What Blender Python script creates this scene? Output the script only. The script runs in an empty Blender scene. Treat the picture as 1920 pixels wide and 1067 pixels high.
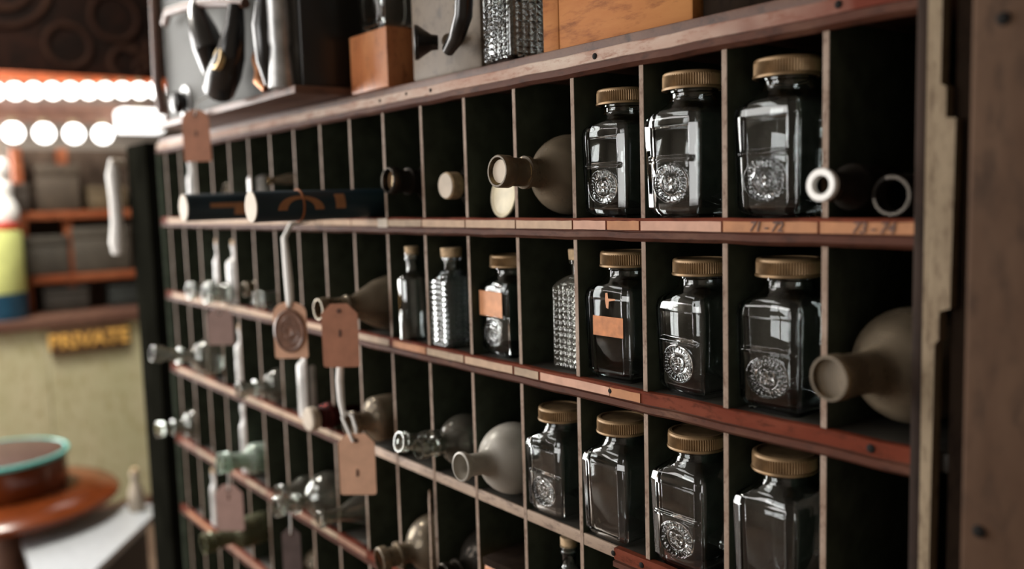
import bpy, bmesh, math, random
from mathutils import Vector, Matrix
random.seed(7)
S = bpy.context.scene
COL = S.collection
R = math.radians
# ------------------------------------------------------------------ camera, world, lights, exposure
cam_d = bpy.data.cameras.new('camera'); cam = bpy.data.objects.new('camera', cam_d); COL.objects.link(cam)
cam_d.sensor_width = 36; cam_d.sensor_fit = 'HORIZONTAL'; cam_d.lens = 36*1650.955/1920
_r = Vector((0.616207, 0.787058, -0.028772)); _d = Vector((0.060439, -0.083680, -0.994658)); _f = Vector((-0.785262, 0.611176, -0.099133))
M3 = Matrix((_r, -_d, -_f)).transposed()
cam.matrix_world = Matrix.Translation((0.40497, -0.63258, 1.37684)) @ M3.to_4x4()
cam_d.clip_start = 0.02; cam_d.clip_end = 60
cam_d.dof.use_dof = True; cam_d.dof.focus_distance = 0.90; cam_d.dof.aperture_fstop = 2.25
S.camera = cam
W = bpy.data.worlds.new('world'); S.world = W; W.use_nodes = True
W.node_tree.nodes['Background'].inputs[0].default_value = (0.75, 0.85, 1, 1); W.node_tree.nodes['Background'].inputs[1].default_value = 0.6
S.view_settings.view_transform = 'Standard'; S.view_settings.look = 'None'; S.view_settings.exposure = 0.0; S.view_settings.gamma = 1
S.view_settings.use_curve_mapping = False
def area(name, loc, target, sx, sy, power, col):
    l = bpy.data.lights.new(name, 'AREA'); l.shape = 'RECTANGLE'; l.size = sx; l.size_y = sy; l.energy = power; l.color = col
    o = bpy.data.objects.new(name, l); COL.objects.link(o); o.location = loc
    o.rotation_euler = (Vector(target)-Vector(loc)).to_track_quat('-Z', 'Y').to_euler(); return o
area('daylight_window', (-4.18, -1.575, 1.55), (0, -1.575, 1.55), 2.3, 2.2, 290, (1.0, 0.97, 0.93))
area('daylight_far_window', (-4.18, -.14, 1.85), (0, -.14, 1.85), .34, 1.05, 26, (1.0, 0.97, 0.93))
area('daylight_front_window', (-1.5, -4.18, 1.75), (-1.5, 0, 1.75), 2.2, 1.5, 98, (1.0, 0.97, 0.93))
area('bevel_fill', (-2.2, -2.5, 2.95), (-2.2, -2.5, 0), 1.3, 1.3, 45, (1.0, 0.97, 0.93))  # unseen overhead panel, added for glow on the jars' top bevels
area('ceiling_fill', (-3.0, -0.5, 2.9), (-3.0, -0.5, 0), 0.6, 0.6, 85, (1.0, 0.95, 0.86))  # unseen fill, added to brighten the wainscot, table and counter

# ------------------------------------------------------------------ materials
MATS = {}
def nt(name):
    m = bpy.data.materials.new(name); m.use_nodes = True; n = m.node_tree; b = n.nodes['Principled BSDF']; MATS[name] = m
    return m, n, b
def setc(b, k, v):
    b.inputs[k].default_value = (*v, 1) if isinstance(v, tuple) and len(v) == 3 else v
def plain(name, col, rough=.5, metal=0, noise=.25, nscale=40, emit=None, es=0, spec=None, bump=0.0):
    m, n, b = nt(name); setc(b, 'Roughness', rough); setc(b, 'Metallic', metal)
    if spec is not None: setc(b, 'Specular IOR Level', spec)
    if spec == 0:
        n.nodes.remove(b); b = n.nodes.new('ShaderNodeBsdfDiffuse'); n.links.new(b.outputs[0], n.nodes['Material Output'].inputs[0])
    tc = n.nodes.new('ShaderNodeTexCoord'); tx = n.nodes.new('ShaderNodeTexNoise'); tx.inputs['Scale'].default_value = nscale; tx.inputs['Detail'].default_value = 5
    n.links.new(tc.outputs['Object'], tx.inputs['Vector'])
    mr = n.nodes.new('ShaderNodeMapRange'); mr.inputs[1].default_value = .3; mr.inputs[2].default_value = .7; mr.inputs[3].default_value = 1-noise; mr.inputs[4].default_value = 1+noise
    n.links.new(tx.outputs['Fac'], mr.inputs[0])
    mx = n.nodes.new('ShaderNodeVectorMath'); mx.operation = 'SCALE'; mx.inputs[0].default_value = col
    n.links.new(mr.outputs[0], mx.inputs['Scale']); n.links.new(mx.outputs[0], b.inputs['Color' if spec == 0 else 'Base Color'])
    if bump:
        bp = n.nodes.new('ShaderNodeBump'); bp.inputs['Strength'].default_value = bump; bp.inputs['Distance'].default_value = .002
        n.links.new(tx.outputs['Fac'], bp.inputs['Height']); n.links.new(bp.outputs[0], b.inputs['Normal'])
    if emit: setc(b, 'Emission Color', emit); setc(b, 'Emission Strength', es)
    return m
def worn(name, c1, c2, c3, stretch=(1, 1, 1), scale=8, rough=.55, lo=.4, hi=.62, bump=.3, spec=.4):
    """timber or paint worn through in patches: c1 base, c2 worn tone, c3 dark grain"""
    m, n, b = nt(name); setc(b, 'Roughness', rough); setc(b, 'Specular IOR Level', spec)
    tc = n.nodes.new('ShaderNodeTexCoord'); mp = n.nodes.new('ShaderNodeMapping'); mp.inputs['Scale'].default_value = stretch
    n.links.new(tc.outputs['Object'], mp.inputs[0])
    a = n.nodes.new('ShaderNodeTexNoise'); a.inputs['Scale'].default_value = scale; a.inputs['Detail'].default_value = 7; a.inputs['Roughness'].default_value = .65
    g = n.nodes.new('ShaderNodeTexNoise'); g.inputs['Scale'].default_value = scale*6; g.inputs['Detail'].default_value = 6; g.inputs['Roughness'].default_value = .7
    for t in (a, g): n.links.new(mp.outputs[0], t.inputs['Vector'])
    r1 = n.nodes.new('ShaderNodeValToRGB'); r1.color_ramp.elements[0].position = lo; r1.color_ramp.elements[1].position = hi
    r1.color_ramp.elements[0].color = (*c1, 1); r1.color_ramp.elements[1].color = (*c2, 1); n.links.new(a.outputs['Fac'], r1.inputs[0])
    r2 = n.nodes.new('ShaderNodeValToRGB'); r2.color_ramp.elements[0].position = .3; r2.color_ramp.elements[1].position = .5
    r2.color_ramp.elements[0].color = (1, 1, 1, 1); r2.color_ramp.elements[1].color = (0, 0, 0, 1); n.links.new(g.outputs['Fac'], r2.inputs[0])
    mx = n.nodes.new('ShaderNodeMix'); mx.data_type = 'RGBA'; n.links.new(r2.outputs[0], mx.inputs[0]); n.links.new(r1.outputs[0], mx.inputs[6]); mx.inputs[7].default_value = (*c3, 1)
    n.links.new(mx.outputs[2], b.inputs['Base Color'])
    if bump:
        bp = n.nodes.new('ShaderNodeBump'); bp.inputs['Strength'].default_value = bump; bp.inputs['Distance'].default_value = .0015
        n.links.new(g.outputs['Fac'], bp.inputs['Height']); n.links.new(bp.outputs[0], b.inputs['Normal'])
    return m
def glass(name, col, rough=.02, dust=0.0, dustcol=(.45, .4, .33), ior=1.58):
    m, n, b = nt(name); n.nodes.remove(b); out = n.nodes['Material Output']
    g = n.nodes.new('ShaderNodeBsdfGlass'); g.inputs['Color'].default_value = (*col, 1); g.inputs['Roughness'].default_value = rough; g.inputs['IOR'].default_value = ior
    if dust:
        d = n.nodes.new('ShaderNodeBsdfPrincipled'); d.inputs['Base Color'].default_value = (*dustcol, 1); d.inputs['Roughness'].default_value = .45
        tc = n.nodes.new('ShaderNodeTexCoord'); tx = n.nodes.new('ShaderNodeTexNoise'); tx.inputs['Scale'].default_value = 22; tx.inputs['Detail'].default_value = 6
        n.links.new(tc.outputs['Object'], tx.inputs['Vector'])
        mr = n.nodes.new('ShaderNodeMapRange'); mr.inputs[1].default_value = .35; mr.inputs[2].default_value = .65; mr.inputs[3].default_value = dust*.6; mr.inputs[4].default_value = min(1, dust*1.3)
        n.links.new(tx.outputs['Fac'], mr.inputs[0])
        mx = n.nodes.new('ShaderNodeMixShader'); n.links.new(mr.outputs[0], mx.inputs[0]); n.links.new(g.outputs[0], mx.inputs[1]); n.links.new(d.outputs[0], mx.inputs[2]); n.links.new(mx.outputs[0], out.inputs[0])
    else: n.links.new(g.outputs[0], out.inputs[0])
    return m
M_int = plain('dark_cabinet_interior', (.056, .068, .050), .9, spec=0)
M_div = worn('divider_wood', (.22, .155, .115), (.33, .26, .21), (.10, .055, .035), (1, 1, .6), 24, .7, .45, .7, .2, .2)
M_red = worn('worn_red_paint', (.110, .024, .012), (.145, .038, .020), (.045, .012, .006), (.35, 1, 1), 22, .7, .42, .66, spec=.05)
M_face = worn('worn_pink_shaded_right', (.36, .23, .18), (.45, .36, .30), (.20, .08, .05), (.3, 1, 1), 16, .7, .4, .6, spec=.06)
M_lip = worn('lip_red_brown', (.068, .022, .012), (.12, .058, .035), (.03, .011, .007), (.35, 1, 1), 26, .65, .5, .75, spec=.12)
M_bare = worn('bare_shelf_edge', (.28, .20, .15), (.36, .27, .2), (.12, .08, .06), (.3, 1, 1), 20, .7)
CARD = [plain('card_tan', (.38, .255, .165), .75, noise=.16, nscale=60), plain('card_pink', (.44, .245, .17), .75, noise=.14, nscale=60),
        plain('card_orange', (.33, .14, .055), .75, noise=.16, nscale=60), plain('card_grey', (.30, .215, .14), .75, noise=.2, nscale=60), plain('card_red', (.33, .10, .055), .6, noise=.25, nscale=50)]
M_umber = plain('card_umber', (.22, .105, .06), .75, noise=.25, nscale=50)
M_dark = plain('dark_metal', (.010, .009, .008), .8, spec=.1)
M_ink = plain('pencil_ink', (.10, .05, .035), .8)
M_frame = worn('side_frame_wood', (.020, .012, .009), (.034, .021, .015), (.010, .007, .005), (1, 1, .2), 20, .75, spec=.1)
M_batten = worn('pale_batten_wood', (.17, .125, .08), (.25, .195, .13), (.09, .06, .038), (1, 1, .25), 30, .8, spec=.15)
M_plank = worn('brown_plank_wood', (.045, .022, .011), (.066, .036, .020), (.024, .012, .006), (1, 1, .35), 12, .8, spec=.15)
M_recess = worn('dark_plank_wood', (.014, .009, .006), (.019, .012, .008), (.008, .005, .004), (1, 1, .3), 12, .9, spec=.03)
M_post = plain('blackened_post_wood', (.006, .006, .0045), .95, nscale=12, spec=0)
M_clear = glass('clear_glass', (.93, .95, .95), .015)
M_clear2 = glass('old_clear_glass', (.86, .88, .86), .04, .06)
M_dusty = glass('dusty_brown_glass', (.50, .43, .32), .10, .32, (.30, .235, .16))
M_frost = glass('frosted_white_glass', (.80, .78, .72), .3, .55, (.46, .43, .38))
M_smoke = glass('smoky_glass', (.22, .19, .16), .06, .1, (.2, .17, .14))
M_amber = glass('amber_glass', (.72, .55, .36), .05, .2, (.30, .19, .11))
M_green = glass('pale_green_glass', (.78, .88, .82), .08, .40, (.52, .60, .53))
M_olive = glass('olive_glass', (.40, .42, .26), .08, .35, (.22, .22, .13))
M_blue = glass('blue_black_glass', (.07, .10, .14), .05, .1, (.06, .08, .1))
M_red_glass = glass('dark_red_glass', (.25, .02, .015), .05, .25, (.12, .015, .012))
M_tin = plain('golden_tin', (.27, .175, .09), .5, .5, .35, 60)
M_cork = plain('cork', (.48, .34, .20), .85, noise=.3, nscale=140, bump=.4)
M_cream = plain('cream_card', (.46, .39, .31), .7, noise=.12)
M_white = plain('white_porcelain', (.8, .79, .76), .3, noise=.05)
M_cloth = plain('white_cloth', (.90, .89, .86), .85, noise=.06, nscale=80)
M_brass = plain('brass', (.70, .50, .24), .3, .9)
M_navy = plain('navy_paper', (.006, .026, .04), .5, noise=.2, nscale=20)
M_tan = plain('tan_print', (.42, .19, .085), .6, noise=.12)
M_string = plain('brown_string', (.30, .10, .03), .8)
TAG = {'brown': plain('brown_tag_board', (.42, .185, .11), .7, noise=.14, nscale=50), 'tan': plain('tan_tag_board', (.72, .43, .29), .7, noise=.1, nscale=50),
       'mauve': plain('mauve_tag_board', (.30, .20, .175), .7, noise=.12, nscale=50), 'pink': plain('pink_tag_board', (.42, .27, .235), .7, noise=.1, nscale=50), 'dim': plain('dull_tag_board', (.10, .07, .065), .7)}
M_label = plain('brown_paper_label', (.42, .15, .045), .7, noise=.3, nscale=90)
M_label2 = plain('orange_paper_label', (.55, .25, .12), .7, noise=.2, nscale=60)
M_orange = worn('orange_varnished_wood', (.30, .095, .024), (.42, .18, .055), (.15, .045, .012), (.25, 1, 1), 10, .75, .35, .65, spec=.2)
M_orange2 = worn('red_varnished_block', (.45, .16, .06), (.56, .24, .10), (.22, .07, .03), (1, 1, .4), 14, .4)
M_enamel = plain('grey_enamel', (.125, .127, .122), .7, spec=.1, noise=.12, nscale=12)
M_black = plain('black_bakelite', (.012, .011, .010), .25, noise=.1)
M_chrome = plain('polished_metal', (.45, .45, .45), .4, .6)
M_plate = worn('stained_tan_metal', (.115, .082, .052), (.15, .112, .074), (.055, .038, .024), (1, 1, 1), 9, .6)
M_copper = plain('copper', (.6, .28, .14), .35, .8)

# ------------------------------------------------------------------ mesh helpers
def finish(bm, name, mat, parent=None, loc=(0, 0, 0), rot=(0, 0, 0), smooth=True, ang=35):
    bmesh.ops.recalc_face_normals(bm, faces=bm.faces)
    me = bpy.data.meshes.new(name); bm.to_mesh(me); bm.free()
    for m in (mat if isinstance(mat, (list, tuple)) else [mat]): me.materials.append(m)
    if smooth:
        me.shade_smooth(); me.set_sharp_from_angle(angle=R(ang))
    o = bpy.data.objects.new(name, me); COL.objects.link(o); o.location = loc; o.rotation_euler = rot
    if parent: o.parent = parent
    return o
def add_box(bm, x0, x1, y0, y1, z0, z1, bev=0.0, seg=2):
    t = bmesh.new()
    bmesh.ops.create_cube(t, size=1, matrix=Matrix.Translation(((x0+x1)/2, (y0+y1)/2, (z0+z1)/2)) @ Matrix.Diagonal((x1-x0, y1-y0, z1-z0, 1)))
    if bev: bmesh.ops.bevel(t, geom=t.edges[:], offset=bev, segments=seg, affect='EDGES', profile=.5)
    merge(bm, t)
def merge(bm, t, M=None):
    if M is not None: bmesh.ops.transform(t, matrix=M, verts=t.verts)
    me = bpy.data.meshes.new('tmp'); t.to_mesh(me); t.free(); bm.from_mesh(me); bpy.data.meshes.remove(me)
def box(name, mat, x0, x1, y0, y1, z0, z1, bev=.001, parent=None, **k):
    bm = bmesh.new(); add_box(bm, x0, x1, y0, y1, z0, z1, bev); return finish(bm, name, mat, parent, **k)
def add_lathe(bm, prof, n=40, M=None, knurl=None):
    t = bmesh.new(); rings = []
    for j, (r, z) in enumerate(prof):
        if r < 1e-6: rings.append([t.verts.new((0, 0, z))]); continue
        k = knurl(j) if knurl else 0
        rings.append([t.verts.new(((r*(1+(k if i % 2 else 0)))*math.cos(2*math.pi*i/n), (r*(1+(k if i % 2 else 0)))*math.sin(2*math.pi*i/n), z)) for i in range(n)])
    for a, b in zip(rings, rings[1:]):
        if len(a) == 1 and len(b) == 1: continue
        for i in range(n):
            q = [a[0]] if len(a) == 1 else [a[i], a[(i+1) % n]]
            q += [b[0]] if len(b) == 1 else [b[(i+1) % n], b[i]]
            try: t.faces.new(q)
            except ValueError: pass
    if M is not None: bmesh.ops.transform(t, matrix=M, verts=t.verts)
    merge(bm, t)
def smooth_prof(p, it=2):
    """corner cutting, end points kept"""
    for _ in range(it):
        q = [p[0]]
        for a, b in zip(p, p[1:]):
            q += [(a[0]*.75+b[0]*.25, a[1]*.75+b[1]*.25), (a[0]*.25+b[0]*.75, a[1]*.25+b[1]*.75)]
        q.append(p[-1]); p = q
    return p
def hollow(p, t=.0025):
    """closed glass wall: outer profile from base centre to rim, then back down inside"""
    inner = []
    for i, (r, z) in enumerate(p):
        a = p[max(0, i-1)]; b = p[min(len(p)-1, i+1)]
        dx, dz = b[0]-a[0], b[1]-a[1]; L = math.hypot(dx, dz) or 1
        inner.append((max(0, r-t*dz/L), z+t*dx/L))
    inner = [q for q in inner if q[0] > 1e-4]
    zs = p[-1][1]
    out = list(p)+[(inner[-1][0], zs)]+[q for q in inner[::-1][1:]]+[(0, p[0][1]+t)]
    return out
def add_tube(bm, pts, rad, n=12, closed=False, caps=True):
    P = [Vector(p) for p in pts]; rings = []; up = None
    for i, p in enumerate(P):
        a = P[i-1] if (i or closed) else P[0]; b = P[(i+1) % len(P)] if (i < len(P)-1 or closed) else P[-1]
        d = (b-a).normalized()
        if up is None: up = d.orthogonal().normalized()
        up = (up-d*up.dot(d)); up = up.normalized() if up.length > 1e-6 else d.orthogonal().normalized()
        s = d.cross(up); r = rad[i] if isinstance(rad, (list, tuple)) else rad
        rings.append([bm.verts.new(p+(up*math.cos(2*math.pi*k/n)+s*math.sin(2*math.pi*k/n))*r) for k in range(n)])
    for i in range(len(rings) if closed else len(rings)-1):
        a, b = rings[i], rings[(i+1) % len(rings)]
        for k in range(n): bm.faces.new((a[k], a[(k+1) % n], b[(k+1) % n], b[k]))
    if caps and not closed: bm.faces.new(rings[0][::-1]); bm.faces.new(rings[-1])
def tube(name, mat, pts, rad, n=12, parent=None, closed=False, **k):
    bm = bmesh.new(); add_tube(bm, pts, rad, n, closed); return finish(bm, name, mat, parent, **k)
def add_prism(bm, poly, t, M=None):
    """polygon in the xz plane, thickness t along +y"""
    b = bmesh.new()
    f = [b.verts.new((x, 0, z)) for x, z in poly]; k = [b.verts.new((x, t, z)) for x, z in poly]; n = len(poly)
    b.faces.new(f); b.faces.new(k[::-1])
    for i in range(n): b.faces.new((f[i], k[i], k[(i+1) % n], f[(i+1) % n]))
    merge(bm, b, M)
def tag(o, label, cat, group=None, kind=None):
    o['label'] = label; o['category'] = cat
    if group: o['group'] = group
    if kind: o['kind'] = kind
    return o
def thing(name, label, cat, loc, rot=(0, 0, 0), group=None):
    o = bpy.data.objects.new(name, None); COL.objects.link(o); o.location = loc; o.rotation_euler = rot; o.empty_display_size = .02
    return tag(o, label, cat, group)
def struct(o): o['kind'] = 'structure'; return o
def copy_child(src, parent):
    c = src.copy(); COL.objects.link(c); c.parent = parent
    for g in src.children: copy_child(g, c)
    return c
def text_mesh(txt, name, mat, size, parent, loc, rot, shear=.25, ext=.0002, offset=0.0):
    cu = bpy.data.curves.new('lettering', 'FONT'); cu.body = txt; cu.size = size; cu.shear = shear; cu.extrude = ext; cu.align_x = 'CENTER'; cu.align_y = 'CENTER'; cu.offset = offset
    to = bpy.data.objects.new('lettering', cu); COL.objects.link(to)
    dg = bpy.context.evaluated_depsgraph_get(); dg.update(); me = bpy.data.meshes.new_from_object(to.evaluated_get(dg))
    bpy.data.objects.remove(to); bpy.data.curves.remove(cu); me.materials.clear(); me.materials.append(mat)
    o = bpy.data.objects.new(name, me); COL.objects.link(o); o.location = loc; o.rotation_euler = rot; o.parent = parent; return o

# ------------------------------------------------------------------ the room
M_wall = plain('dim_plaster', (.16, .135, .11), .8, nscale=3)
M_floor = worn('dark_floor_boards', (.10, .06, .04), (.14, .09, .06), (.05, .03, .02), (.2, 3, 1), 6, .5)
struct(box('floor', M_floor, -4.3, 1.6, -4.3, 1.7, -.1, 0, 0))
struct(box('ceiling', M_wall, -4.3, 1.6, -4.3, 1.7, 3, 3.1, 0))
struct(box('wall_back', M_wall, -4.3, 1.6, 1.5, 1.7, 0, 3, 0))
struct(box('wall_right', M_wall, 1.4, 1.6, -4.3, 1.5, 0, 3, 0))
def holed_wall(name, axis, pos, th, a0, a1, h0, h1, z0, z1, mat):
    bm = bmesh.new()
    lo, hi = (pos-th, pos) if th > 0 else (pos, pos-th)
    for (u0, u1, w0, w1) in ((a0, h0, 0, 3), (h1, a1, 0, 3), (h0, h1, 0, z0), (h0, h1, z1, 3)):
        if axis == 'x': add_box(bm, pos-.2, pos, u0, u1, w0, w1)
        else: add_box(bm, u0, u1, pos-.2, pos, w0, w1)
    return struct(finish(bm, name, mat, smooth=False))
bm = bmesh.new()
for u0, u1, w0, w1 in ((-4.1, -2.75, 0, 3), (-2.75, -.4, 0, .4), (-2.75, -.4, 2.7, 3), (-.4, -.32, 0, 3), (-.32, .02, 0, 1.32), (-.32, .02, 2.4, 3), (.02, 1.5, 0, 3)): add_box(bm, -4.2, -4.0, u0, u1, w0, w1)
struct(finish(bm, 'wall_left', M_wall, smooth=False))
holed_wall('wall_front', 'y', -4.0, .2, -4.1, 1.4, -2.6, -.4, 1.0, 2.5, M_wall)
M_wframe = plain('window_paint', (.35, .30, .24), .6)
def window(name, axis, pos, a0, a1, z0, z1, bars):
    bm = bmesh.new(); w = .04
    def b(u0, u1, v0, v1):
        if axis == 'x': add_box(bm, pos-.12, pos-.06, u0, u1, v0, v1, .004)
        else: add_box(bm, u0, u1, pos-.12, pos-.06, v0, v1, .004)
    b(a0, a0+w, z0, z1); b(a1-w, a1, z0, z1); b(a0+w, a1-w, z0, z0+w); b(a0+w, a1-w, z1-w, z1)
    for i in range(1, bars): u = a0+(a1-a0)*i/bars; b(u-.018, u+.018, z0+w, z1-w)
    fr = struct(finish(bm, name, M_wframe, smooth=False))
    return fr
window('window_1', 'x', -4.0, -2.75, -.4, .4, 2.7, 3); window('window_3', 'x', -4.0, -.32, .02, 1.32, 2.4, 1)
window('window_2', 'y', -4.0, -2.6, -.4, 1.0, 2.5, 3)
# green wainscot, rail and boards of the far wall
M_green_wall = worn('old_green_paint', (.47, .45, .27), (.54, .50, .32), (.34, .29, .14), (1, 1, .4), 7, .6, .38, .62, .15)
M_rail = worn('dark_rail_wood', (.10, .045, .03), (.14, .07, .045), (.05, .025, .018), (1, .3, 1), 10, .5)
bm = bmesh.new()
for i in range(4): add_box(bm, -3.998, -3.742, -.38+i*.46, .078+i*.46, .06, .875, .004)
struct(finish(bm, 'wall_left_wainscot', M_green_wall, smooth=False))
struct(box('trim_1', M_rail, -3.998, -3.715, -.39, 1.45, .8755, .925, .006))
struct(box('baseboard_left', M_rail, -3.998, -3.725, -.39, 1.45, 0, .0595, .004))
# partition planks right of the cabinet
bm = bmesh.new(); add_box(bm, .134, .42, -.045, -.018, 0, 2.6, .004, 3)
pl = finish(bm, 'wall_right_plank', M_plank); struct(pl)
for z, dx in ((1.478, .154), (1.147, .147)):
    h = bmesh.new(); add_lathe(h, [(0, 0), (.0045, 0), (.004, .002), (.0015, .003), (0, .003)], 14, Matrix.Translation((dx, -.0445, z)) @ Matrix.Rotation(R(90), 4, 'X'))
    finish(h, 'nail', M_dark, pl)
struct(box('wall_right_recess', M_recess, .104, .44, .035, .06, 0, 2.6, .002))
# blackened post at the far end of the cabinet
po = box('wooden_post', M_post, -1.935, -1.775, -.02, .30, 0, 1.53, .006)
tag(po, 'blackened square wooden post beside the pigeonhole cabinet', 'post')

# ------------------------------------------------------------------ pigeonhole cabinet
ZB = [1.5, 1.3292, 1.156, .9807, .806, .632, .458, .284]; FH = .0232
ZT = [z+FH-.001 for z in ZB]          # the surface things stand on
XL, XR, DEP = -1.75, .104, .27
cab = thing('pigeonhole_cabinet', 'long wooden pigeonhole cabinet with red-brown shelf edges and thin dividers', 'cabinet', (0, 0, 0))
box('top_board', M_rail, XL-.02, XR+.02, .012, DEP+.02, 1.5145, 1.535, .002, cab)
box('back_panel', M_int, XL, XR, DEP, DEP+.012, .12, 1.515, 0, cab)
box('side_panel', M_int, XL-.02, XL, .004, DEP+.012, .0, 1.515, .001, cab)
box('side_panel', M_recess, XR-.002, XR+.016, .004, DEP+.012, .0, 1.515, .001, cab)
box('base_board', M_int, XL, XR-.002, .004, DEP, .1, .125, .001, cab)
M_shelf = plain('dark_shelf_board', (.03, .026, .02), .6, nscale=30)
for i in range(1, 8):
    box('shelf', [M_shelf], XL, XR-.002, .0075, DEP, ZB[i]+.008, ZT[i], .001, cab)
for k in range(0, 18):
    x = -.1*k; bm = bmesh.new(); add_box(bm, x-.003, x+.003, .004, DEP, .125, 1.508, .0006)
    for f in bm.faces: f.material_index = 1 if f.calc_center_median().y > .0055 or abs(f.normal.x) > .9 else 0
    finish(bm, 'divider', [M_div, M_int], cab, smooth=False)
def fascia(i, x0, x1, mat, lip=M_lip):
    z = ZB[i]; bm = bmesh.new()
    # worn face above, lower lip below with a groove between
    prof = [(.0085, .0), (.0035, .0), (-.0018, .0035), (-.0018, .0092), (.0012, .0098), (.0012, .0106), (0, .0112), (0, FH-.001), (.001, FH), (.0085, FH)]
    n = max(2, int((x1-x0)/.03)); rings = []
    for s in range(n+1):
        x = x0+(x1-x0)*s/n; j = .00035*math.sin(x*47+i)+.0003*math.sin(x*131+2*i)
        rings.append([bm.verts.new((x, y, z+q+j)) for y, q in prof])
    m = len(prof)
    for a, b in zip(rings, rings[1:]):
        for k in range(m):
            f = bm.faces.new((a[k], a[(k+1) % m], b[(k+1) % m], b[k])); f.material_index = 1 if k in (0, 1, 2, 3, 4) else 0
    bm.faces.new(rings[0]); bm.faces.new(rings[-1][::-1])
    return finish(bm, 'fascia', [mat, lip], cab, smooth=False)
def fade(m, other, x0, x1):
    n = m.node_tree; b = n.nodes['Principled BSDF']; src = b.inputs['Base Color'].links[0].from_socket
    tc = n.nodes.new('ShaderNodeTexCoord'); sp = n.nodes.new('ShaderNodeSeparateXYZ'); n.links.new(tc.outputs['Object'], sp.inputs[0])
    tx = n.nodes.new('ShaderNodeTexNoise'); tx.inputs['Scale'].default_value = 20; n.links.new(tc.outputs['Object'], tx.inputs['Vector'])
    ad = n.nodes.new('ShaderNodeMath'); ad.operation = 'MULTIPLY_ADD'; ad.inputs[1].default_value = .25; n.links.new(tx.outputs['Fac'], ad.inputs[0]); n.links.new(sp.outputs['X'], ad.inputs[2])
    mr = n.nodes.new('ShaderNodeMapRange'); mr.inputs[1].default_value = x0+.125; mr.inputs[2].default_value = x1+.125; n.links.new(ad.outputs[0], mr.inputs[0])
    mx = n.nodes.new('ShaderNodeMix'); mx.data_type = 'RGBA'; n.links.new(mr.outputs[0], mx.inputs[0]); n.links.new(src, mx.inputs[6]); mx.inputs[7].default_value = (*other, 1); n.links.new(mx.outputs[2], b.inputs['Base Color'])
fade(M_face, (.115, .026, .015), -.16, .04)  # top fascia: dimmer light towards the right end, put into the paint colour
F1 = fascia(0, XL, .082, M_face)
F2 = fascia(1, XL, .082, M_red)
F3 = fascia(2, XL, .082, M_red)
F4a = fascia(3, XL, -.80, M_red); F4b = fascia(3, -.245, .082, M_red)
F5 = fascia(4, XL, .082, M_red); F6 = fascia(5, XL, .082, M_red); F7 = fascia(6, XL, .082, M_red)
box('bare_edge', M_bare, -.80, -.245, .0045, .0078, ZB[3]+.009, ZT[3]+.0005, .0008, cab)
def strip(par, i, x0, x1, mat, z0=.0112, z1=FH-.0028, y=-.0009):
    bm = bmesh.new(); n = 6; P = []
    for s in range(n+1): P.append((x0+(x1-x0)*s/n, z0+random.uniform(-.0002, .0002)))
    for s in range(n, -1, -1): P.append((x0+(x1-x0)*s/n, z1+random.uniform(-.0003, .0003)))
    add_prism(bm, [(a, ZB[i]+b) for a, b in P], .0011, Matrix.Translation((0, y, 0)))
    return finish(bm, 'label_strip', mat, par, smooth=False)
e2 = [.079, -.0025, -.0995, -.2, -.247, -.2985, -.397, -.4985, -.6, -.70, -.80, -.90, -1.0, -1.1, -1.2, -1.3, -1.4, -1.5, -1.6, -1.70]
c2 = [4, 2, 1, 2, 1, 0, 0, 0, 3, 0, 0, 0, 0, 0, 0, 0, 0, 0, 0]
for j in range(len(e2)-1): strip(F2, 1, e2[j+1]+.0012, e2[j]-.0012, CARD[c2[j]] if j else CARD[2])
text_mesh('71 - 72', 'handwriting', M_ink, .0118, F2, (-.053, -.0014, ZB[1]+.0157), (R(90), 0, 0), .25, .0002, .00025)
text_mesh('73 - 74', 'handwriting', M_ink, .0122, F2, (.044, -.0014, ZB[1]+.0156), (R(90), 0, 0), .25, .0002, .00025)
strip(F2, 1, -.717, -.690, M_cream, .0095, FH-.0015, -.0016)
e3 = [(-.36, -.246, 1), (-.247, -.202, 2), (-.408, -.362, 3), (-.51, -.41, 0), (-.60, -.512, 3), (-.69, -.602, 2), (-.80, -.70, 3), (-.9, -.80, 0), (-1.0, -.90, 0), (-1.1, -1.0, 2), (-1.2, -1.1, 0), (-1.3, -1.2, 0), (-1.4, -1.3, 0), (-1.5, -1.4, 0), (-1.6, -1.5, 0), (-1.7, -1.6, 0)]
for a, b, c in e3: strip(F3, 2, a+.001, b-.001, CARD[c])
for k in range(8, 17):
    strip(F4a, 3, -.1*k-.099, -.1*k-.001, CARD[0 if k % 3 else 3]); strip(F5, 4, -.1*k-.099, -.1*k-.001, CARD[3] if k in (9, 12, 14, 15) else M_umber)
    strip(F6, 5, -.1*k-.099, -.1*k-.001, M_umber if k < 15 else CARD[2])
def nail(par, x, z, r=.0028):
    h = bmesh.new(); add_lathe(h, [(0, 0), (r, 0), (r, .0004), (r*.55, .0011), (0, .0012)], 14, Matrix.Translation((x, -.0001, z)) @ Matrix.Rotation(R(90), 4, 'X'))
    finish(h, 'nail', M_dark, par)
nail(F1, -.260, 1.5165, .0032); nail(F1, .013, 1.5175, .0032); nail(F1, -.567, 1.5165, .0026); nail(F1, -.698, 1.5165, .0026); nail(F1, -.627, 1.5185, .0022)
nail(F3, -.246, ZB[2]+.0165, .0036); nail(F3, .044, ZB[2]+.0165, .0036); nail(F4b, -.205, ZB[3]+.0165, .003); nail(F4b, -.246, ZB[3]+.0165, .003)
# torn veneer on one divider, low down
bm = bmesh.new(); add_prism(bm, [(-.6045, .83), (-.6015, .832), (-.601, .90), (-.6005, .97), (-.6025, .978), (-.6045, .962), (-.6042, .91), (-.6052, .87)], .003, Matrix.Translation((0, .0012, 0)))
finish(bm, 'veneer_strip', M_bare, cab, smooth=False)
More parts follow.
